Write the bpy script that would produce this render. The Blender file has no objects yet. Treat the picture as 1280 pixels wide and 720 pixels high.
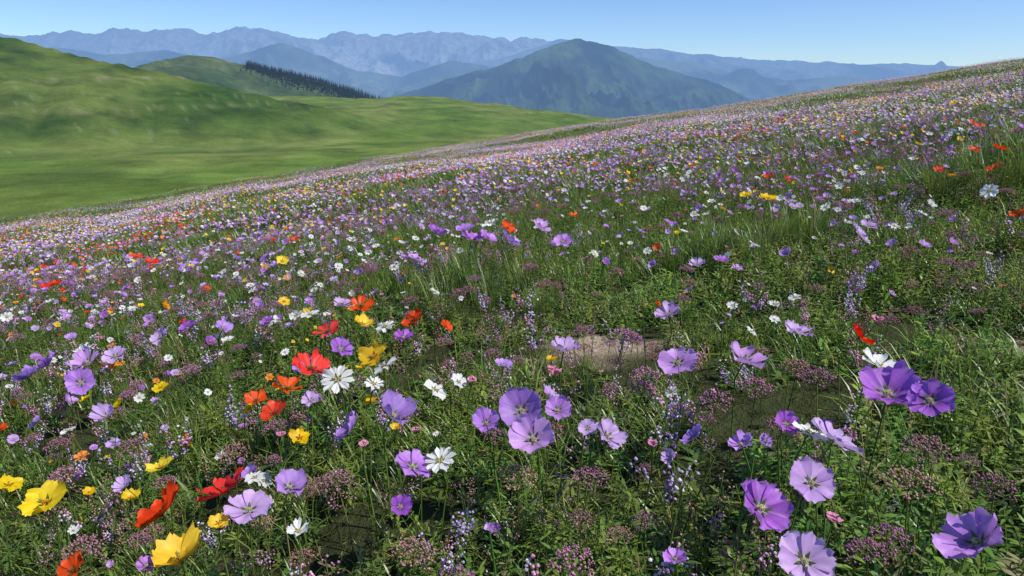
import bpy, math, numpy as np
from mathutils import Vector, Matrix, Euler
rs=np.random.RandomState(7); TAB=rs.rand(65536)
def vn(x,y,seed=0):
    x=np.asarray(x,float);y=np.asarray(y,float)
    ix=np.floor(x).astype(np.int64);iy=np.floor(y).astype(np.int64);fx=x-ix;fy=y-iy
    fx=fx*fx*fx*(fx*(fx*6-15)+10);fy=fy*fy*fy*(fy*(fy*6-15)+10)
    def h(a,b): return TAB[((a*73856093)^(b*19349663)^(seed*83492791))&65535]
    return (h(ix,iy)*(1-fx)+h(ix+1,iy)*fx)*(1-fy)+(h(ix,iy+1)*(1-fx)+h(ix+1,iy+1)*fx)*fy
def fbm(x,y,seed=0,o=4):
    s=0;a=.5;n=0
    for i in range(o):
        s=s+a*vn(x*2**i+i*17.3,y*2**i-i*9.1,seed+i);n+=a;a*=.5
    return s/n
def ridged(x,y,seed,o=4):
    s=0;a=1.
    for i in range(o):
        v=1-np.abs(2*vn(x*2**i+i*5.1,y*2**i,seed+i*3)-1);s=s+a*v*v;a*=.5
    return s
def smax(a,b,k):
    h=np.maximum(k-np.abs(a-b),0)/k
    return np.maximum(a,b)+h*h*k/4
def near(x,y):
    z=.155*x-.057*y
    z=z+.10*(vn(x/.9,y/.9,1)-.5)+.22*(vn(x/3.7+9,y/3.7,2)-.5)*np.clip(np.hypot(x,y)/4,0,1)
    z=z+.13*np.exp(-((x+.25)**2+(y-2.75)**2)/.35)+.28*np.exp(-((x-3.0)**2/.8+(y-3.9)**2/.5))+.1*np.exp(-((x-1.1)**2+(y-3.0)**2)/.2)
    z=z-.05*np.exp(-((x-.45)**2/.25+(y-2.35)**2/.05))
    return z
def hills(x,y):
    RA=np.interp(x,[-900,-700,-400,-226,-160,-126,-90,-40,0,60],[75,60,39,21.5,8,.5,-8,-19,-28,-45])
    yr=320+14*np.sin(x/60)
    dA=yr-y
    A=RA-np.where(dA>0,.19*dA-.00006*dA*dA,-.4*dA)
    A=A+5.*(fbm(x/55+.25*y/55,y/130,21,4)-.5)-4.5*ridged(x/48+.5*y/60,y/170,24,3)*np.clip(np.abs(dA)/60,0.05,1)+4.5*np.clip(np.abs(dA)/60,0.05,1)+1.3*(fbm(x/9,y/14,23,3)-.5)
    RC=np.interp(x,[-260,-150,-68,0,34,90,150,260],[-12,-6,-8,-12.5,-17,-26,-40,-70])
    dC=480+.15*x-y
    C=RC-np.where(dC>0,.02*dC+.00018*dC*dC,.0015*dC*dC)+5*(fbm(x/60,y/70,31,4)-.5)+1.6*(fbm(x/14,y/20,35,3)-.5)
    RB=np.interp(x,[-900,-620,-520,-450,-400,-365,-312,-241,-183,-100,0],[-30,0,12,26,38,33,20,5,-13,-42,-90])
    dB=900-y
    B=RB-np.where(dB>0,.16*dB,-.45*dB)+14*(fbm(x/60,y/90,41,4)-.5)*np.clip(np.abs(dB)/60,.1,1)-6*(ridged(x/60,y/160,44,3)-.6)*np.clip(np.abs(dB)/80,0,1)
    return A,np.maximum(B,-600),np.maximum(C,-600)
def terrain(x,y):
    r=np.hypot(x,y)
    n=near(x,y)
    e=np.maximum(y+.35*np.abs(x)-50,0)
    fall=np.where(e<50,.0035*e*e,.0035*2500+.35*(e-50))
    n=n-fall+.6*(fbm(x/14,y/14,5,2)-.5)*np.clip(r/30,0,1)
    V=-15-.03*np.clip(y-100,0,500)-.3*np.clip(y-650,0,1500)+2.8*(fbm(x/45,y/45,11,3)-.5)+.8*(fbm(x/9,y/9,12,3)-.5)
    z=smax(n,V,3.0)
    A,B,C=hills(x,y)
    z=smax(z,A,5);z=smax(z,C,3);z=smax(z,B,3)
    return np.maximum(z,-450)
def link(o): bpy.context.scene.collection.objects.link(o);return o
def mesh_obj(name,V,Fq,cols=None,mat=None,smooth=False,do_link=True):
    me=bpy.data.meshes.new(name)
    V=np.asarray(V,np.float32)
    if isinstance(Fq,np.ndarray):
        me.vertices.add(len(V));me.vertices.foreach_set('co',V.ravel())
        n=len(Fq);k=Fq.shape[1]
        me.loops.add(n*k);me.loops.foreach_set('vertex_index',Fq.ravel().astype(np.int32))
        me.polygons.add(n);me.polygons.foreach_set('loop_start',np.arange(0,n*k,k,dtype=np.int32))
        me.update(calc_edges=True)
    else:
        me.from_pydata([tuple(map(float,v)) for v in V],[],Fq)
    if cols is not None:
        c=np.ones((len(V),4),np.float32);c[:,:3]=np.asarray(cols,np.float32)
        a=me.color_attributes.new('Col','FLOAT_COLOR','POINT');a.data.foreach_set('color',c.ravel())
    if smooth: me.polygons.foreach_set('use_smooth',np.ones(len(me.polygons),bool))
    if mat: me.materials.append(mat)
    o=bpy.data.objects.new(name,me)
    if do_link: link(o)
    return o
# ---------------------------------------------------------------- materials
def newmat(name):
    m=bpy.data.materials.new(name);m.use_nodes=True;nt=m.node_tree;nt.nodes.clear()
    return m,nt,nt.nodes,nt.links
def math_n(N,L,op,a,b=None):
    n=N.new('ShaderNodeMath');n.operation=op
    for i,v in enumerate((a,b)):
        if v is None: continue
        if isinstance(v,(int,float)): n.inputs[i].default_value=v
        else: L.new(v,n.inputs[i])
    return n.outputs[0]
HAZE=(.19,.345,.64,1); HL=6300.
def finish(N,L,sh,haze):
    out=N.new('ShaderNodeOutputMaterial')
    if haze:  # distance haze painted on as blue emission, growing with range from the origin
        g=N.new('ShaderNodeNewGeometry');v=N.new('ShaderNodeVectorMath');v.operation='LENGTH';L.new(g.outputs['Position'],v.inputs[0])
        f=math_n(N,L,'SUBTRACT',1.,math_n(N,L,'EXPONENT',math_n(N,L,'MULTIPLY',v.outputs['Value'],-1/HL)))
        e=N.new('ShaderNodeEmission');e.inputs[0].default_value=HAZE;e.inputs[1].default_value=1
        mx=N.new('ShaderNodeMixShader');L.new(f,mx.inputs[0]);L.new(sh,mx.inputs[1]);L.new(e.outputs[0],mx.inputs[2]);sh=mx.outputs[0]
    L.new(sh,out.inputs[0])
def plant_mat(name,transl,rough,hvar,vvar,gloss=.05,haze=False,mottle=0):
    m,nt,N,L=newmat(name)
    at=N.new('ShaderNodeAttribute');at.attribute_name='Col'
    oi=N.new('ShaderNodeObjectInfo')
    ra=N.new('ShaderNodeAttribute');ra.attribute_name='rnd'
    rnd=math_n(N,L,'FRACT',math_n(N,L,'ADD',oi.outputs['Random'],ra.outputs['Fac']))
    hs=N.new('ShaderNodeHueSaturation')
    L.new(math_n(N,L,'ADD',math_n(N,L,'MULTIPLY',rnd,hvar),.5-hvar/2),hs.inputs['Hue'])
    r2=math_n(N,L,'FRACT',math_n(N,L,'MULTIPLY',rnd,37.7))
    val=math_n(N,L,'ADD',math_n(N,L,'MULTIPLY',r2,vvar),1-vvar/2)
    if mottle:
        g=N.new('ShaderNodeNewGeometry');nz=N.new('ShaderNodeTexNoise');nz.inputs['Scale'].default_value=150;nz.inputs['Detail'].default_value=3;L.new(g.outputs['Position'],nz.inputs['Vector'])
        val=math_n(N,L,'MULTIPLY',val,math_n(N,L,'ADD',math_n(N,L,'MULTIPLY',nz.outputs[0],mottle),1-mottle*.5))
        r3=math_n(N,L,'FRACT',math_n(N,L,'MULTIPLY',rnd,91.3))
        L.new(math_n(N,L,'ADD',math_n(N,L,'MULTIPLY',r3,.14),.95),hs.inputs['Saturation'])
    L.new(val,hs.inputs['Value'])
    L.new(at.outputs['Color'],hs.inputs['Color'])
    p=N.new('ShaderNodeBsdfDiffuse');L.new(hs.outputs[0],p.inputs[0])
    t=N.new('ShaderNodeBsdfTranslucent');L.new(hs.outputs[0],t.inputs[0])
    mx=N.new('ShaderNodeMixShader');mx.inputs[0].default_value=transl;L.new(p.outputs[0],mx.inputs[1]);L.new(t.outputs[0],mx.inputs[2])
    o=mx.outputs[0]
    if gloss>0:
        g=N.new('ShaderNodeBsdfGlossy');g.inputs['Roughness'].default_value=rough;g.inputs[0].default_value=(1,1,1,1)
        m2=N.new('ShaderNodeMixShader');m2.inputs[0].default_value=gloss;L.new(o,m2.inputs[1]);L.new(g.outputs[0],m2.inputs[2]);o=m2.outputs[0]
    finish(N,L,o,haze);return m
M_leaf=plant_mat('leaf_mat',.38,.42,.04,.4,.045)
M_petal=plant_mat('petal_mat',.38,.5,.022,.2,.02,False,.35)
M_seed=plant_mat('seedhead_mat',.1,.8,.04,.4,0)
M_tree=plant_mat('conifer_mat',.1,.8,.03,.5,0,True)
def ground_mat():
    m,nt,N,L=newmat('terrain_mat')
    at=N.new('ShaderNodeAttribute');at.attribute_name='Col'
    tc=N.new('ShaderNodeNewGeometry')
    def noise(sc,det,ro=.6):
        n=N.new('ShaderNodeTexNoise');n.inputs['Scale'].default_value=sc;n.inputs['Detail'].default_value=det;n.inputs['Roughness'].default_value=ro;L.new(tc.outputs['Position'],n.inputs['Vector']);return n.outputs[0]
    f=math_n(N,L,'MULTIPLY',math_n(N,L,'ADD',math_n(N,L,'MULTIPLY',noise(.06,8,.76),2.2),-.1),math_n(N,L,'ADD',math_n(N,L,'MULTIPLY',noise(2.5,6,.8),2.2),-.1))
    sc=N.new('ShaderNodeVectorMath');sc.operation='SCALE';L.new(at.outputs['Color'],sc.inputs[0]);L.new(f,sc.inputs['Scale'])
    p=N.new('ShaderNodeBsdfDiffuse');L.new(sc.outputs[0],p.inputs[0])
    b=N.new('ShaderNodeBump');b.inputs['Strength'].default_value=.8;b.inputs['Distance'].default_value=.05;L.new(noise(20.,5,.75),b.inputs['Height']);L.new(b.outputs[0],p.inputs['Normal'])
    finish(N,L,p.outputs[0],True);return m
M_ground=ground_mat()
def mount_mat(name):
    m,nt,N,L=newmat(name)
    at=N.new('ShaderNodeAttribute');at.attribute_name='Col'
    g=N.new('ShaderNodeNewGeometry')
    n=N.new('ShaderNodeTexNoise');n.inputs['Scale'].default_value=.006;n.inputs['Detail'].default_value=8;n.inputs['Roughness'].default_value=.7;L.new(g.outputs['Position'],n.inputs['Vector'])
    f=math_n(N,L,'ADD',math_n(N,L,'MULTIPLY',n.outputs[0],3.0),-.5)
    sc=N.new('ShaderNodeVectorMath');sc.operation='SCALE';L.new(at.outputs['Color'],sc.inputs[0]);L.new(f,sc.inputs['Scale'])
    p=N.new('ShaderNodeBsdfDiffuse');L.new(sc.outputs[0],p.inputs[0])
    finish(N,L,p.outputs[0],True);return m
M_mount=mount_mat('mountain_mat')
# ---------------------------------------------------------------- terrain
fw=np.linspace(-52,52,560);bk=np.linspace(52,308,110)[1:-1]
th=np.radians(np.concatenate([fw,bk]));nc=len(th)
rr=np.concatenate([[.02],np.geomspace(.2,60000,760)]);nr=len(rr)
Rg,Tg=np.meshgrid(rr,th,indexing='ij');X=Rg*np.sin(Tg);Y=Rg*np.cos(Tg);Z=terrain(X,Y)
idx=np.arange(nr*nc).reshape(nr,nc);nx=np.roll(idx,-1,1)
Fq=np.stack([idx[:-1],nx[:-1],nx[1:],idx[1:]],-1).reshape(-1,4)[:,::-1]
def lerp(a,b,t): return a+(b-a)*t[...,None]
def K(*c): return np.broadcast_to(np.array(c,float),X.shape+(3,))
def baremask(x,y):
    wx=x+.16*(vn(x/.1,y/.1,75)-.5);wy=y+.16*(vn(x/.1,y/.1,76)-.5)
    b=np.exp(-(((wx-.30)/.19)**2+((wy-2.14)/.19)**2)**2)
    b=np.maximum(b,.7*np.exp(-(((wx-1.3)/.24)**2+((wy-1.72)/.07)**2)))
    return b
cn=lerp(K(.055,.062,.026),K(.42,.32,.22),baremask(X,Y))
q=np.clip(fbm(X/40,Y/70,51,4)*2.2-.6,0,1);q2=np.clip(fbm(X/13,Y/22,55,4)*3-1.5,0,1)
ch=lerp(lerp(K(.085,.14,.024),K(.14,.17,.045),q),K(.055,.095,.022),q2*.7)
A_,B_,C_=hills(X,Y)
isA=np.clip((A_-np.maximum(np.maximum(B_,C_),-16.5-.03*np.clip(Y-100,0,500)))/5,0,1)
hA=lerp(lerp(K(.042,.082,.014),K(.10,.135,.03),q),K(.026,.052,.013),q2)
ch=lerp(ch,hA,isA)
isB=((B_>A_)&(B_>C_)&(Y>600)).astype(float)
ch=lerp(ch,lerp(K(.035,.062,.022),K(.085,.11,.04),q),isB)
# grazing terracettes and a sheep track contouring round the hill
ter=.5+.5*np.sin(Z*3.4+5*fbm(X/30,Y/30,66,3));ch=ch*(1+.34*(ter-.5)*np.clip(fbm(X/50,Y/50,67,3)*3-1,0,1))[...,None]
trk=np.exp(-((Z-(1.5+.045*(X+200)+2.2*(fbm(X/40,Y*0,68,3)-.5)))/.30)**2)*isA*(Y<330)
trk=np.maximum(trk,.7*np.exp(-((Z-(-9.+.02*(X+200)+2.*(fbm(X/30,Y*0,69,3)-.5)))/.25)**2)*isA*(Y<330))
ch=lerp(ch,K(.22,.20,.12),np.clip(trk*.6,0,1))
mw=np.clip((Rg-30)/50,0,1)
cc=lerp(lerp(cn,K(.10,.12,.05),np.clip((Rg-8)/20,0,1)),ch,mw)
fl=(vn(X/1.1,Y/1.6,61)>.93)&(fbm(X/40,Y/25,62,3)>.58)&(Rg>110)&(Rg<700)
cc[fl]=cc[fl]*.85+np.array([.3,.28,.26])*.15
far=np.clip((Rg-1500)/2000,0,1);cc=lerp(cc,K(.04,.07,.03),far)
mesh_obj('meadow_terrain',np.stack([X,Y,Z],-1).reshape(-1,3),Fq,cc.reshape(-1,3),M_ground,True)
# ---------------------------------------------------------------- mountains
def mountain(name,prof,y0,W,amp,lx,seed,cA,cB,nxn=700,ny=130,crest=.012):
    px=np.array([p[0] for p in prof],float);pz=np.array([p[1] for p in prof],float)
    xs=np.linspace(px[0]-W*.3,px[-1]+W*.3,nxn);ts=np.concatenate([np.linspace(-.35,0,18)[:-1],np.linspace(0,1,ny)**1.3])
    T,Xg=np.meshgrid(ts,xs,indexing='ij')
    mean=y0+W*.10*(fbm(xs/lx/3,xs*0,seed+9,3)-.5)*2
    Yg=mean[None,:]-T*W
    at=np.abs(T)
    warp=(fbm(Xg/lx/1.2,Yg/lx/1.2,seed+3,3)-.5)*lx*1.2*np.clip(at*2,0,1)
    R=np.interp(Xg+warp,px,pz,left=-450,right=-450)
    R=R+crest*y0*.25*(fbm(Xg/lx*5,Xg*0,seed+5,5)-.5)*np.exp(-at*6)
    base=-470
    z=base+(R-base)*(1-np.clip(at,0,1)**.85)
    rid=0;a=1.
    for i in range(5):
        v=1-np.abs(2*vn(Xg/lx*2**i+.5*Yg/lx+i*3.1,Yg/lx*.5*2**i,seed+i*7)-1);rid=rid+a*(v*v-.35);a*=.55
    z=z+np.where(T>0,amp*(rid-.75*np.exp(-at*4))*np.clip(at*5,0,1)*(1-at**3),-at*600)
    V=np.stack([Xg,Yg,z],-1).reshape(-1,3)
    n1,n2=Xg.shape;id=np.arange(n1*n2).reshape(n1,n2)
    Fq=np.stack([id[:-1,:-1],id[1:,:-1],id[1:,1:],id[:-1,1:]],-1).reshape(-1,4)
    w=np.clip(fbm(Xg/lx*1.5,Yg/lx*1.5,seed+31,5)*3.2-1.1+ (z+100)/1200,0,1)
    c=lerp(np.broadcast_to(np.array(cA),(n1,n2,3)),np.broadcast_to(np.array(cB),(n1,n2,3)),w)
    mesh_obj(name,V,Fq,c.reshape(-1,3),M_mount,True)
F1=[(-14674,1172),(-12683,1209),(-11901,1154),(-10885,1284),(-10304,1209),(-9692,1321),(-8719,1209),(-8008,1339),(-7629,1209),(-7050,1240),(-6716,1345),(-6400,1290),(-6032,1321),(-5460,1128),(-4768,1060),(-4159,1247),(-3373,1135),(-2576,1209),(-1683,1247),(-793,1135),(0,1060),(794,1098),(1192,1023),(2396,759),(6000,500)]
F2=[(-2000,200),(0,570),(993,883),(1991,758),(3160,648),(3832,570),(5007,475),(6013,443),(7024,390),(7853,417),(8696,370),(9861,372),(12718,348),(16000,350)]
F3=[(-9000,300),(-7388,379),(-6381,417),(-5776,455),(-5095,361),(-4387,417),(-3704,294),(-2882,511),(-2399,342),(-2010,170),(-1410,103),(-801,285),(0,199),(1600,323),(2305,266),(2922,103),(3431,55),(4232,103),(4945,55),(5666,-22),(7695,-41),(10000,-60)]
MM=[(-1100,-200),(-789,-66),(-448,41),(-111,110),(166,216),(331,284),(400,288),(469,300),(663,252),(890,163),(1173,84),(1460,3),(1694,-88),(2200,-250)]
mountain('mountain_range',F1,18000,6000,420,1300,101,(.01,.03,.03),(.75,.71,.65),crest=.035)
mountain('mountain_range',F2,14500,5000,280,1500,131,(.02,.05,.03),(.30,.31,.25),crest=.02)
mountain('mountain_range',F3,9000,3200,230,900,161,(.008,.025,.018),(.13,.16,.09),crest=.02)
mountain('forested_mountain',MM,5000,2300,150,420,191,(.005,.015,.012),(.055,.09,.034),crest=.025)
# ---------------------------------------------------------------- plant builders
class MB:
    def __init__(s): s.V=[];s.F=[];s.C=[]
    def add(s,V,F,C):
        o=len(s.V);s.V.extend(V);s.F.extend([tuple(i+o for i in f) for f in F]);s.C.extend(C)
    def obj(s,name,mat,smooth=True): return mesh_obj(name,s.V,s.F,s.C,mat,smooth,False)
def R(a,b): return a+(b-a)*rs.rand()
def blade(mb,base,az,L,w,bend,c0,c1,n=4):
    d=np.array([math.cos(az),math.sin(az),0]);sd=np.array([-d[1],d[0],0])
    V=[];C=[];base=np.array(base,float)
    for i in range(n+1):
        t=i/n;p=base+d*L*bend*t*t+np.array([0,0,L*t*(1-.35*bend*t*t)])
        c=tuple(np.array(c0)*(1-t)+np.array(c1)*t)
        if i==n: V.append(p);C.append(c)
        else:
            ww=w*.5*(1-t**2*.75);V+= [p-sd*ww,p+sd*ww];C+=[c,c]
    F=[(2*i,2*i+1,2*i+3,2*i+2) for i in range(n-1)]+[(2*n-2,2*n-1,2*n)]
    mb.add(V,F,C)
def leaf(mb,p,d,up,L,w,c,droop=.3):
    d=np.array(d,float);d/=np.linalg.norm(d);s=np.cross(d,up);s/=np.linalg.norm(s)+1e-9;V=[];C=[]
    ts=[0,.3,.65,1];ws=[.15,1,.75,0]
    for t,ww in zip(ts,ws):
        q=np.array(p)+d*L*t+np.array([0,0,-droop*L*t*t])
        if ww==0: V.append(q);C.append(tuple(np.array(c)*1.15))
        else: V+=[q-s*w*ww/2,q+s*w*ww/2];C+=[c,c]
    mb.add(V,[(0,1,3,2),(2,3,5,4),(4,5,6)],C)
def tube(mb,pts,r,c,k=4):
    V=[];C=[]
    for i,p in enumerate(pts):
        for j in range(k):
            a=2*math.pi*j/k;V.append(np.array(p)+np.array([math.cos(a)*r,math.sin(a)*r,0]));C.append(c)
    F=[(i*k+j,i*k+(j+1)%k,(i+1)*k+(j+1)%k,(i+1)*k+j) for i in range(len(pts)-1) for j in range(k)]
    mb.add(V,F,C)
def octa(mb,p,r,c,sq=1.):
    p=np.array(p);V=[p+np.array(d)*r for d in ((1,0,0),(0,1,0),(-1,0,0),(0,-1,0),(0,0,sq),(0,0,-sq))]
    mb.add(V,[(0,1,4),(1,2,4),(2,3,4),(3,0,4),(1,0,5),(2,1,5),(3,2,5),(0,3,5)],[c]*6)
def gcol(k=1.):
    b=np.array([.155,.25,.036])*R(.6,1.3);b[0]*=R(.75,1.35)
    if rs.rand()<.08: b=np.array([.34,.29,.13])*R(.7,1.1)
    return b*k
def fern(mb,base,h,nl,ll,lw,c):
    az=R(0,6.28);bend=R(.05,.5);b=np.array(base,float)
    P=lambda t:b+np.array([math.cos(az)*h*bend*t*t,math.sin(az)*h*bend*t*t,h*t])
    tube(mb,[P(t) for t in (0,.5,1)],.0011,tuple(c),3)
    for i in range(nl):
        t=.15+.85*i/nl;a=i*2.4+R(-.4,.4);s=1-.5*t
        for k in (0,math.pi):
            leaf(mb,P(t),(math.cos(a+k),math.sin(a+k),R(.2,.9)),(0,0,1),ll*s*R(.7,1.2),lw*s,tuple(c*R(.85,1.5)),R(.1,.5))
def sward(n,rad,h0,h1,w,spread=.5,seg=3,clumps=6,ferns=0,rosette=0):
    """a small piece of meadow turf: grass gathered into tussocks, with leafy herbs between"""
    mb=MB();cl=[(R(0,6.283),rad*math.sqrt(rs.rand()),R(.6,1.15),R(.75,1.3)) for i in range(clumps)]
    for i in range(n):
        if rs.rand()<.5:
            a,q,hs,cs=cl[rs.randint(clumps)];px=q*math.cos(a);py=q*math.sin(a);ox,oy=rs.normal(0,rad*.14,2);az=math.atan2(oy,ox)+R(-.6,.6);px+=ox;py+=oy;lean=.3
        else:
            a=R(0,6.283);q=rad*math.sqrt(rs.rand());px=q*math.cos(a);py=q*math.sin(a);az=R(0,6.28);hs,cs,lean=R(.45,.85),1,.2
        c=gcol(cs)
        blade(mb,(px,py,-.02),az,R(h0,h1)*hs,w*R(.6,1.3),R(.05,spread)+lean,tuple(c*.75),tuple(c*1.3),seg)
    for i in range(ferns):
        a=R(0,6.283);q=rad*math.sqrt(rs.rand());big=rs.rand()<.35
        fern(mb,(q*math.cos(a),q*math.sin(a),-.01),R(.05,.15),int(R(4,8)),(.045 if big else .026),(.012 if big else .006),gcol(.95))
    for i in range(rosette):
        a=R(0,6.283);q=rad*math.sqrt(rs.rand());bx,by=q*math.cos(a),q*math.sin(a);c=gcol(.8);L=R(.03,.06)
        for k in range(6):
            a=k*1.05+R(-.3,.3);leaf(mb,(bx,by,.0),(math.cos(a),math.sin(a),R(.15,.7)),(0,0,1),L*R(.7,1.2),L*.24,tuple(c*R(.8,1.3)),R(.1,.5))
    return mb
def umbel(h,rad):
    mb=MB();c=np.array([.13,.15,.045]);top=np.array([R(-.02,.02),R(-.02,.02),h-rad*.8])
    tube(mb,[(0,0,-.02),tuple(top*.5+np.array([.004,0,0])),tuple(top)],.0014,tuple(c),3)
    base=np.array([[.38,.17,.27],[.30,.15,.19],[.44,.23,.36],[.36,.21,.18]][rs.randint(4)])
    for i in range(20):
        a=i*2.4;q=rad*math.sqrt((i+.5)/20);e=top+np.array([q*math.cos(a),q*math.sin(a),rad*.8*(1-(q/rad)**2*.7)])
        tube(mb,[tuple(top),tuple(e)],.0006,tuple(c*1.2),3)
        for k in range(10):
            d=rs.normal(size=3)*rad*.10
            octa(mb,e+d,rad*R(.035,.08),tuple(base*R(.6,1.5)))
    return mb
def spray(h,pal,fr=.0034):
    mb=MB()
    for s in range(5):
        az=R(0,6.28);bend=R(.1,.5);hh=h*R(.7,1.1);c=np.array([.15,.18,.06])*R(.8,1.2)
        P=lambda t:np.array([math.cos(az)*hh*bend*t*t,math.sin(az)*hh*bend*t*t,hh*t])
        tube(mb,[P(t) for t in (0,.4,.7,1)],.0008,tuple(c),3)
        base=np.array(pal[rs.randint(len(pal))])
        for k in range(16):
            t=R(.62,1.03);octa(mb,P(t)+rs.normal(size=3)*.006,R(fr*.45,fr),tuple(base*R(.6,1.4)))
    return mb
def head(kind,hi=True,var=0):
    """flower of diameter 1, facing +z"""
    mb=MB();nu,nv=(9,9) if hi else (4,3)
    if kind=='p':
        n=[6,5,5,7,6][var%5];wd=[.29,.33,.35,.26,.28][var%5];cup=R(.2,.6)
        col=[(.57,.27,.77),(.64,.35,.78),(.51,.28,.77),(.45,.15,.65),(.68,.45,.82)][var%5];cen=(.68,.52,.64);dk=[.66,.72,.56,.55,.75][var%5];cc=(.60,.58,.25)
    elif kind=='r': n=[5,6,5,6][var%4];wd=R(.23,.28);cup=R(.2,.55);col=(.90,.07,.010);cen=(.45,.02,.01);dk=.8;cc=(.25,.08,.02)
    elif kind=='y': n=[6,5,6][var%3];wd=.25;cup=R(.2,.5);col=(.90,.62,.02);cen=(.8,.36,.01);dk=.8;cc=(.75,.35,.02)
    elif kind=='w': n=[8,7,6,9][var%4];wd=[.18,.20,.24,.16][var%4];cup=R(.03,.35);col=(.85,.84,.81);cen=(.7,.72,.5);dk=.9;cc=(.75,.5,.03)
    elif kind=='k': n=6;wd=.3;cup=.9;col=(.78,.28,.44);cen=(.5,.12,.2);dk=.7;cc=(.6,.3,.2)
    elif kind=='o': n=6;wd=.25;cup=.2;col=(.88,.30,.015);cen=(.7,.3,.01);dk=.8;cc=(.6,.3,.02)
    skew=R(-.12,.12)
    for i in range(n):
        a0=2*math.pi*(i+R(-.11,.11))/n;Lp=.5*R(.9,1.05);w=wd*R(.9,1.1);cp=cup*R(.7,1.3)+skew*math.cos(a0);tw=R(-.08,.08);ph=R(0,6);ph2=R(0,6);sh=R(.88,1.1);notch=R(.0,.06) if kind in 'pwr' else 0
        V=[];C=[];pointy=kind=='y'
        for u in range(nu):
            t=u/(nu-1)
            for v in range(nv):
                s=2*v/(nv-1)-1
                if pointy: prof=math.sin(math.pi*min(1,t*.84+.06)**.95)**.75
                else: prof=(max(t,.02)**.7)*math.sqrt(max(0,1-max(0,(t-.62)/.42)**2.4))
                prof=max(prof,.1 if t<.5 else (.05 if pointy else .3))
                if kind=='k': rr_=.03+.5*math.sin(t*2.6)*.9
                else: rr_=.03+Lp*t*(1-(.10 if not pointy else .05)*s*s*t-notch*math.exp(-s*s/.06)*t**4)+((.015*math.sin(s*8+ph)+.010*math.sin(s*17+ph2))*t**3 if hi else 0)
                off=s*w*prof
                z=cp*.5*(t**1.5 if kind!='k' else math.sin(t*2.2)*.9)+(.3*w*s*s*t if hi and kind!='k' else 0)-(.02*math.exp(-s*s/.03)*t if hi else 0)+((.03*math.sin(s*4.5+ph+t*3)*t*t+.014*math.sin(s*11+ph2)*t**3) if hi else 0)+tw*s*t-.09*max(0,t-.72)*(1 if kind!='k' else 0)
                z+= .014*(i%2)
                V.append((math.cos(a0)*rr_-math.sin(a0)*off,math.sin(a0)*rr_+math.cos(a0)*off,z))
                vein=1-(.24*(0.5+0.5*math.cos(s*19+t*.5)))*(1-t*.55) if hi else 1
                k=min(1,t/.25);c=np.array(cen)*(1-k)+np.array(col)*k
                if kind=='p': c=c*(1-(1-dk)*max(0,1-abs(t-.25)/.28))
                if not pointy and kind!='r': c=c+(np.array([.8,.75,.85])-c)*.10*max(0,t-.6)/.4
                C.append(tuple(np.clip(c*vein*sh,0,.9)))
        F=[(u*nv+v,(u+1)*nv+v,(u+1)*nv+v+1,u*nv+v+1) for u in range(nu-1) for v in range(nv-1)]
        mb.add(V,F,C)
    if kind!='k':
        rc=.06 if kind!='w' else .11
        if hi:
            for k in range(22):
                q=rc*math.sqrt((k+.5)/22);a=k*2.4;octa(mb,(q*math.cos(a),q*math.sin(a),.04+.04*(1-(q/rc)**2)),.014,tuple(np.array(cc)*R(.7,1.3)),1.4)
        else: octa(mb,(0,0,.04),rc,cc,.6)
    if hi:
        for k in range(5):
            a=k*1.257;leaf(mb,(0,0,-.02),(math.cos(a),math.sin(a),.35),(0,0,1),.2,.08,(.08,.14,.03),-.3)
    return mb
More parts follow.
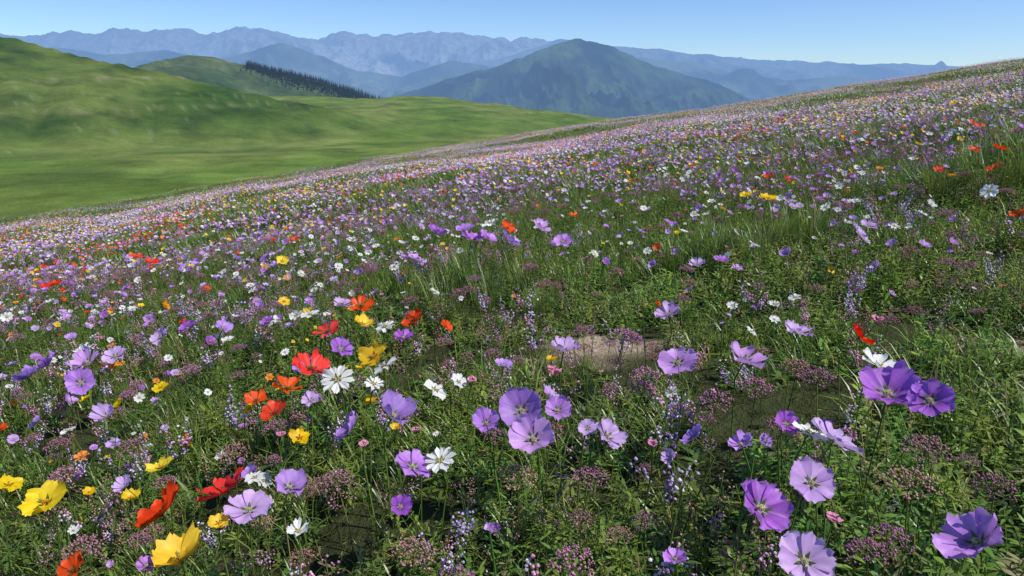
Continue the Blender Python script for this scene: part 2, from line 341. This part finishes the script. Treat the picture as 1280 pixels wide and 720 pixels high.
# ---------------------------------------------------------------- scattering
def coll(name,objs):
    c=bpy.data.collections.new(name)
    for i,o in enumerate(objs):
        o.name='%s_%02d'%(name,i);c.objects.link(o)
    return c
def scatter(name,col,pts,rots,scl,ids,real=False):
    me=bpy.data.meshes.new(name);n=len(pts);me.vertices.add(n);me.vertices.foreach_set('co',np.asarray(pts,np.float32).ravel())
    a=me.attributes.new('rot','FLOAT_VECTOR','POINT');a.data.foreach_set('vector',np.asarray(rots,np.float32).ravel())
    scl=np.asarray(scl,np.float32)
    if scl.ndim==1: scl=np.repeat(scl[:,None],3,1)
    a=me.attributes.new('scl','FLOAT_VECTOR','POINT');a.data.foreach_set('vector',scl.ravel())
    a=me.attributes.new('idx','INT','POINT');a.data.foreach_set('value',np.asarray(ids,np.int32))
    if real:
        a=me.attributes.new('rnd','FLOAT','POINT');a.data.foreach_set('value',rs.rand(n).astype(np.float32))
    o=link(bpy.data.objects.new(name,me))
    g=bpy.data.node_groups.new(name+'_scatter','GeometryNodeTree')
    g.interface.new_socket('Geometry',in_out='INPUT',socket_type='NodeSocketGeometry');g.interface.new_socket('Geometry',in_out='OUTPUT',socket_type='NodeSocketGeometry')
    N=g.nodes;L=g.links;gi=N.new('NodeGroupInput');go=N.new('NodeGroupOutput')
    mp=N.new('GeometryNodeMeshToPoints');L.new(gi.outputs[0],mp.inputs[0])
    ci=N.new('GeometryNodeCollectionInfo');ci.inputs[0].default_value=col;ci.inputs[1].default_value=True;ci.inputs[2].default_value=True
    ip=N.new('GeometryNodeInstanceOnPoints');L.new(mp.outputs[0],ip.inputs['Points']);L.new(ci.outputs[0],ip.inputs['Instance']);ip.inputs['Pick Instance'].default_value=True
    def na(nm,ty):
        q=N.new('GeometryNodeInputNamedAttribute');q.data_type=ty;q.inputs[0].default_value=nm;return q.outputs[0]
    L.new(na('idx','INT'),ip.inputs['Instance Index'])
    er=N.new('FunctionNodeEulerToRotation');L.new(na('rot','FLOAT_VECTOR'),er.inputs[0]);L.new(er.outputs[0],ip.inputs['Rotation'])
    L.new(na('scl','FLOAT_VECTOR'),ip.inputs['Scale']);out=ip.outputs[0]
    if real:
        ri=N.new('GeometryNodeRealizeInstances');L.new(out,ri.inputs[0]);out=ri.outputs[0]
    L.new(out,go.inputs[0])
    md=o.modifiers.new('scatter','NODES');md.node_group=g
    return o
def gz(x,y): return terrain(np.asarray(x,float),np.asarray(y,float))
def wedge(y0,y1,n,k=.85,m=1.0):
    xm=k*y1+m;x=rs.uniform(-xm,xm,int(n*2.6));y=rs.uniform(y0,y1,int(n*2.6));ok=np.abs(x)<k*np.maximum(y,0)+m
    return x[ok][:n],y[ok][:n]
def area(y0,y1,k=.85,m=1.0): return k*(y1*y1-y0*y0)+2*m*(y1-y0)
def flatrot(n,t=.12): return np.stack([rs.normal(0,t,n),rs.normal(0,t,n),rs.uniform(0,6.283,n)],-1)
def groundrot(x,y,h,spin=None):
    """rotations that lay a piece of turf on the local slope"""
    gx=(gz(x+h,y)-gz(x-h,y))/(2*h);gy=(gz(x,y+h)-gz(x,y-h))/(2*h);out=[]
    for a,b in zip(gx,gy):
        q=Vector((0,0,1)).rotation_difference(Vector((-a,-b,1)).normalized()).to_matrix()
        out.append(tuple((q@Matrix.Rotation(rs.uniform(0,6.283) if spin is None else rs.normal(0,spin),3,'Z')).to_euler()))
    return out
# near turf
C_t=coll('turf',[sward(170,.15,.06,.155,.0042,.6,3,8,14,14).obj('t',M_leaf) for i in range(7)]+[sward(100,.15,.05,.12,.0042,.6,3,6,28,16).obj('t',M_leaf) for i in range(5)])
n=int(area(.2,6)*31);x,y=wedge(.2,6,n)
keep=(rs.rand(n)>baremask(x,y)*1.3);x,y=x[keep],y[keep];n=len(x)
hn=(.72+.48*vn(x/.6,y/.6,81))*np.where((np.abs(x-.28)<.3)&(np.abs(y-1.85)<.25),.6,1);sid=np.where(vn(x/.8,y/.8,85)+rs.normal(0,.12,n)>.50,rs.randint(7,12,n),rs.randint(0,7,n))
scatter('meadow_grass',C_t,np.stack([x,y,gz(x,y)],-1),groundrot(x,y,.12),hn,sid,True)
# small stones on the bare earth
def stone():
    mb=MB();V=[];n1,n2=5,7
    for i in range(n1+1):
        for j in range(n2):
            a=math.pi*i/n1;b=2*math.pi*j/n2;k=R(.8,1.15);V.append((math.sin(a)*math.cos(b)*k,math.sin(a)*math.sin(b)*k*.8,math.cos(a)*k*.5))
    F=[(i*n2+j,(i+1)*n2+j,(i+1)*n2+(j+1)%n2,i*n2+(j+1)%n2) for i in range(n1) for j in range(n2)]
    mb.add(V,F,[(.34,.28,.22)]*len(V));return mb
C_st=coll('stone',[stone().obj('s',M_seed,False) for i in range(4)])
x=rs.uniform(-.1,1.7,900);y=rs.uniform(1.6,2.5,900);k=rs.rand(900)<baremask(x,y)*.8;x,y=x[k],y[k];n=len(x)
scatter('small_stones',C_st,np.stack([x,y,gz(x,y)],-1),flatrot(n,.3),.003+.014*rs.rand(n)**3,rs.randint(0,4,n),True)
# tall tufts
def tuft(n,rad,h0,h1,w,spread,seg):
    mb=MB()
    for i in range(n):
        a=R(0,6.283);q=rad*math.sqrt(rs.rand());c=gcol(.9)
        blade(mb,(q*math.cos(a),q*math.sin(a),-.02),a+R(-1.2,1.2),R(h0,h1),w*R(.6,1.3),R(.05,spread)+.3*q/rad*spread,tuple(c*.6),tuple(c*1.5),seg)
    return mb
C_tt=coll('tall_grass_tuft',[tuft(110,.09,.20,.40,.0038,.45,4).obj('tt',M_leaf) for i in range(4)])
P=[(-.25,2.45,.65),(-.38,2.55,.6),(-.1,2.55,.6),(.05,2.7,.6),(-.2,2.75,.65),(.1,2.5,.45),(.85,2.75,.7),(1.0,2.7,.65),(1.15,2.85,.65),(.7,2.85,.6),(1.3,2.9,.6),(2.35,3.35,.9),(2.55,3.4,1.),(2.75,3.4,1.),(2.95,3.5,1.),(2.2,3.5,.8),(2.45,3.6,.9),(2.7,3.7,.9),(3.1,3.6,1.)]
x=np.array([p[0] for p in P]);y=np.array([p[1] for p in P]);s=np.array([p[2] for p in P])
x2,y2=wedge(2.8,9,80);x=np.concatenate([x,x2]);y=np.concatenate([y,y2]);s=np.concatenate([s,rs.uniform(.35,.55,len(x2))]);n=len(x)
scatter('tall_grass_tufts',C_tt,np.stack([x,y,gz(x,y)],-1),flatrot(n,.08),s,rs.randint(0,4,n),True)
H={'p':"49,93,79 62,103,92 66,98,69 34,81,77 42,84,65 53,66,72 35,69,67 21,74,31 45,101,42 37,98,41 31,104,41 26,99,26 47,128,78 35,133,81 61,137,65 39,161,64 12,148,67 4,113,82 2,124,88 9,122,55 17,110,61 14,114,36 8,128,50 -5,121,54 -2,145,40 -18,109,72 -25,129,80 -33,126,69 -45,101,80 -40,107,57 -56,88,31 -98,149,54 -121,176,79 -130,194,84 -123,197,70 -144,196,79 -143,186,71 -95,211,53 -46,171,65 -55,211,68 -29,171,54 -32,284,88 -16,264,95 -10,266,77 -1,261,88 20,262,75 -36,246,65 -20,288,85 12,285,84 68,215,53 60,214,52 86,208,36 115,222,75 122,230,55 -116,212,70 -170,205,62 -110,218,60",
'r':"-52,108,90 -61,103,87 -51,160,92 -54,150,69 -60,146,49 -53,138,61 -54,188,80 -48,206,76 -28,184,59 -18,175,39 70,129,48 -68,89,50 38,170,25 -2,287,62 -269,384,110 -253,446,86 -224,410,80 218,311,65 237,337,70 230,345,50 205,330,50 250,380,60 165,220,42 30,330,45 150,400,55 -124,149,31",
'y':"-88,112,79 -70,120,48 -51,89,74 -35,161,82 -44,189,56 -102,121,49 -98,154,40 -111,162,29 -49,98,32 104,276,71 98,285,50 -121,348,67 -80,228,39 -81,114,22",
'w':"66,114,61 47,97,56 -13,110,58 -17,138,60 -12,140,39 -42,151,77 -31,154,59 -65,208,57 -70,210,47 -11,335,88 -48,112,36 -34,93,33 178,254,60 131,259,49 85,234,39 -215,275,48 73,225,33 -36,183,55 -139,206,62 -32,145,45",
'k':"41,75,20 9,137,31 -48,127,20 -29,119,19 -19,122,19 24,104,16 -9,139,21 77,136,24",
'u':"11,85,71 -7,86,60 -32,117,63 12,105,56 -76,108,74 -62,135,71 23,137,61 58,132,100 65,96,75 25,168,84 59,86,57 41,124,64 1,113,75 49,128,65 61,122,62 -98,134,71 -83,144,68 32,139,60 -17,90,50"}
H={k:[tuple(float(q) for q in s.split(',')) for s in v.split()] for k,v in H.items()}
C_u=coll('umbel_seedhead',[umbel(.2,.032).obj('u',M_seed) for i in range(6)])
hu=np.array(H['u']);x1=hu[:,0]/100;y1=hu[:,1]/100
n=int(area(.5,7)*25);x,y=wedge(.5,7,n);k=(vn(x/.5,y/.5,91)>.38)&(rs.rand(n)>baremask(x,y)*1.2);x=np.concatenate([x1,x[k]]);y=np.concatenate([y1,y[k]]);n=len(x)
sc=rs.uniform(.55,.95,n);sc[:len(x1)]=1.05
scatter('mauve_seedheads',C_u,np.stack([x,y,gz(x,y)],-1),flatrot(n,.12),sc,rs.randint(0,6,n),True)
S1=[[.42,.20,.30],[.33,.19,.14],[.48,.32,.45],[.38,.15,.18]];S2=[[.62,.45,.76],[.75,.68,.78],[.72,.38,.55]]
C_s=coll('seed_spray',[spray(.18,S1).obj('s',M_seed) for i in range(4)]+[spray(.16,S2,.0048).obj('s',M_petal) for i in range(4)])
n=int(area(.3,9)*38);x,y=wedge(.3,9,n);k=(vn(x/.7,y/.7,93)>.33)&(rs.rand(n)>baremask(x,y)*1.2);x,y=x[k],y[k];n=len(x)
scatter('seed_sprays',C_s,np.stack([x,y,gz(x,y)],-1),flatrot(n,.15),rs.uniform(.6,1.1,n),rs.randint(0,8,n),True)
# flowers
KN={'p':'lilac_anemones','r':'red_poppies','y':'yellow_poppies','w':'white_daisies','k':'pink_buds','o':'orange_poppies'}
HV={'p':15,'r':8,'y':6,'w':8,'k':3,'o':3}
protoH={k:coll(KN[k]+'_bloom',[head(k,True,i).obj('h',M_petal) for i in range(HV[k])]) for k in KN}
protoL={k:coll(KN[k]+'_small_bloom',[head(k,False,i).obj('h',M_petal) for i in range(HV[k])]) for k in KN}
stems=MB()
def eul(tilt,az,spin):
    return tuple((Matrix.Rotation(az,3,'Z')@Matrix.Rotation(tilt,3,'Y')@Matrix.Rotation(spin,3,'Z')).to_euler())
def choose(x,y):
    n=len(x);lr=vn(x/1.6,y/1.6,201);ly=vn(x/1.9,y/1.9,203);lw=vn(x/2.3,y/2.3,205)
    left=np.clip(-x/y*2+.5,.25,1)
    w=np.stack([1.5+0*x,.05+.9*np.clip(lr-.58,0,1)*4*(.35+left),.18+1.1*np.clip(ly-.56,0,1)*4*(.4+left*.6),.5+1.6*np.clip(lw-.45,0,1)*2,.16+0*x,.10+.5*np.clip(ly-.5,0,1)*3],-1)
    w/=w.sum(1,keepdims=True);cs=w.cumsum(1);u=rs.rand(n,1);return (u>cs).sum(1)
KO=['p','r','y','w','k','o']
acc={k:[] for k in KO};accL={k:[] for k in KO}
def put(k,x,y,g,h,d,hi):
    tilt=math.radians(R(8,50));az=-math.pi/2+R(-1.8,1.8)
    if k=='k': tilt*=.3
    rot=eul(tilt,az,R(0,6.28));D=d
    (acc if hi else accL)[k].append(((x,y,g+h),rot,(D,D,D*R(.7,1.4)),rs.randint(0,HV[k])))
    if hi or y<7:
        nx_,ny_=math.sin(tilt)*math.cos(az),math.sin(tilt)*math.sin(az)
        bx,by=x+R(-.04,.04),y+R(-.03,.05);b=np.array([bx,by,g-.01]);e=np.array([x,y,g+h]);m=e-np.array([nx_,ny_,math.cos(tilt)])*.05
        pts=[b,b*.55+m*.45+np.array([0,0,.01]),m,e];c=gcol()*1.0
        tube(stems,pts,R(.0011,.0018),tuple(c),4)
for k in 'prywk':
    for X_,Y_,D_ in H[k]:
        x_,y_=X_/100,Y_/100;put(k,x_,y_,float(gz(x_,y_)),.25,D_/1000*(1 if k=='p' else 1.04),True)
n=int(area(.9,6)*96);x,y=wedge(.9,6,n)
lf=np.clip(-x/y*1.5,0,.6)
den=np.clip((y-1.3)/2.2+lf*(y>1.3),.14,1)*np.clip((fbm(x/1.1,y/1.1,301,2)-.29+lf*.2)*4.5,.09,1);k=(rs.rand(n)<den)&(rs.rand(n)>baremask(x,y)*1.3);x,y=x[k],y[k]
ch=choose(x,y);g=gz(x,y)
for i in range(len(x)): put(KO[ch[i]],x[i],y[i],g[i],R(.10,.23),(.012+.034*rs.rand()**1.7 if KO[ch[i]]!='k' else R(.010,.02)),True)
n=int(area(6,20)*145);x,y=wedge(6,20,n);k=rs.rand(n)<np.clip((fbm(x/1.5,y/1.5,301,3)-.28)*3.4,.14,1);x,y=x[k],y[k]
ch=choose(x,y);g=gz(x,y)
for i in range(len(x)): put(KO[ch[i]],x[i],y[i],g[i],R(.10,.21),(.016+.03*rs.rand() if KO[ch[i]]!='k' else R(.015,.025)),False)
for k in KO:
    for A,Cc in ((acc,protoH),(accL,protoL)):
        if A[k]: scatter(KN[k],Cc[k],[a[0] for a in A[k]],[a[1] for a in A[k]],np.array([a[2] for a in A[k]]),[a[3] for a in A[k]],True)
mesh_obj('flower_stems',stems.V,stems.F,stems.C,M_leaf,True)
# mid turf
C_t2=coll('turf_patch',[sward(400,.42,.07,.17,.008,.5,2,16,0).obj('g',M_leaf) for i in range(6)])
n=int(area(5.6,20)*4.6);x,y=wedge(5.6,20,n)
scatter('meadow_grass',C_t2,np.stack([x,y,gz(x,y)],-1),groundrot(x,y,.3),rs.uniform(.8,1.1,n),rs.randint(0,6,n),True)
# far turf with flowers
def merged(mb,mb2,sc,rot,loc):
    Rm=np.array(Euler(rot).to_matrix());V=[Rm@(np.array(v)*sc)+np.array(loc) for v in mb2.V];mb.add(V,mb2.F,mb2.C)
lowh={k:[head(k,False,rs.randint(3)) for i in range(3)] for k in KO}
PL=[];PF=[]
mixes=['pppwwy','ppppww','ppwwky','pwrrpo','ppyyow','wwwwpp','pywppp','pywwoo','wwyrpo','ppwwpp']
for mx in mixes:
    PL.append(sward(420,1.2,.08,.18,.016,.5,2,24,0).obj('g',M_leaf))
    mb=MB()
    for i in range(160):
        k=mx[rs.randint(6)];a=R(0,6.28);q=1.2*math.sqrt(rs.rand())
        merged(mb,lowh[k][rs.randint(3)],R(.018,.040),eul(math.radians(R(8,45)),-math.pi/2+R(-1.6,1.6),0),(q*math.cos(a),q*math.sin(a),R(.08,.20)))
    PF.append(mb.obj('f',M_petal))
C_3=coll('far_turf_patch',PL);C_3f=coll('far_flower_patch',PF)
n=int(area(19,78,.9,4)*.62);x,y=wedge(19,78,n,.9,4);k=(y+.35*np.abs(x)<84);x,y=x[k],y[k];n=len(x)
scatter('far_meadow_grass',C_3,np.stack([x,y,gz(x,y)],-1),groundrot(x,y,.8),rs.uniform(.85,1.2,n),rs.randint(0,10,n))
side=np.clip((-x/y-.05)*2,0,1)
k=rs.rand(n)<np.clip((fbm(x/4,y/3,311,3)-.25)*3,.12,1)*np.clip((70-18*side-(y+.35*np.abs(x)))/(25+20*side),.10,1);xf,yf=x[k],y[k];n2=len(xf)
pk=(vn(xf/5,yf/4,313)*10+rs.randint(0,4,n2)).astype(int)%10
scatter('far_meadow_flowers',C_3f,np.stack([xf,yf,gz(xf,yf)],-1),groundrot(xf,yf,.8,.5),rs.uniform(.85,1.2,n2),pk)
# ---------------------------------------------------------------- conifers
def conifer():
    mb=MB();tube(mb,[(0,0,-.05),(0,0,.5),(0,0,.95)],.015,(.05,.035,.02),5)
    for t in range(11):
        z=.12+.86*t/11;r=.2*(1-t/11.5)*R(.8,1.15)
        for b in range(8):
            a=R(0,6.28);c=np.array([.016,.032,.014])*R(.6,1.5);leaf(mb,(0,0,z),(math.cos(a),math.sin(a),-.15),(0,0,1),r*R(.8,1.1),r*.7,tuple(c),.25)
    return mb
C_c=coll('conifer',[conifer().obj('c',M_tree,False) for i in range(4)])
n=1900;x=rs.uniform(-330,-150,n);dd=np.abs(rs.normal(0,1,n))*(10+(x+330)*.16);y=900-dd
hh=rs.uniform(4,8,n)
scatter('conifer_forest',C_c,np.stack([x,y,gz(x,y)],-1),flatrot(n,.02),hh,rs.randint(0,4,n))
# ---------------------------------------------------------------- light
E=math.radians(54);A=math.radians(112)
sd=Vector((math.cos(E)*math.sin(A),math.cos(E)*math.cos(A),math.sin(E)))
s=bpy.data.lights.new('sun','SUN');s.energy=5.0;s.angle=math.radians(.5);s.color=(1,.965,.91)
so=link(bpy.data.objects.new('sun',s));so.rotation_euler=sd.to_track_quat('Z','Y').to_euler();so.location=(0,0,50)
w=bpy.data.worlds.new('World');bpy.context.scene.world=w;w.use_nodes=True
N=w.node_tree.nodes;L=w.node_tree.links;bg=N['Background'];sk=N.new('ShaderNodeTexSky');sk.sky_type='NISHITA';sk.sun_disc=False;sk.sun_elevation=E;sk.sun_rotation=A
sk.altitude=1800;sk.air_density=1.1;sk.dust_density=.2;sk.ozone_density=3.0
mxn=N.new('ShaderNodeVectorMath');mxn.operation='MULTIPLY';mxn.inputs[1].default_value=(.72,.87,1.12)
L.new(sk.outputs[0],mxn.inputs[0]);L.new(mxn.outputs[0],bg.inputs[0]);bg.inputs[1].default_value=.128
sc=bpy.context.scene;sc.view_settings.view_transform='Standard';sc.view_settings.look='None';sc.view_settings.exposure=0
cam=bpy.data.cameras.new('camera');cam.sensor_width=36;cam.lens=36*853/1280;cam.clip_start=.02;cam.clip_end=120000
co=link(bpy.data.objects.new('camera',cam));co.location=(0,0,.8);co.rotation_euler=(math.radians(90-16.6),0,0);sc.camera=co
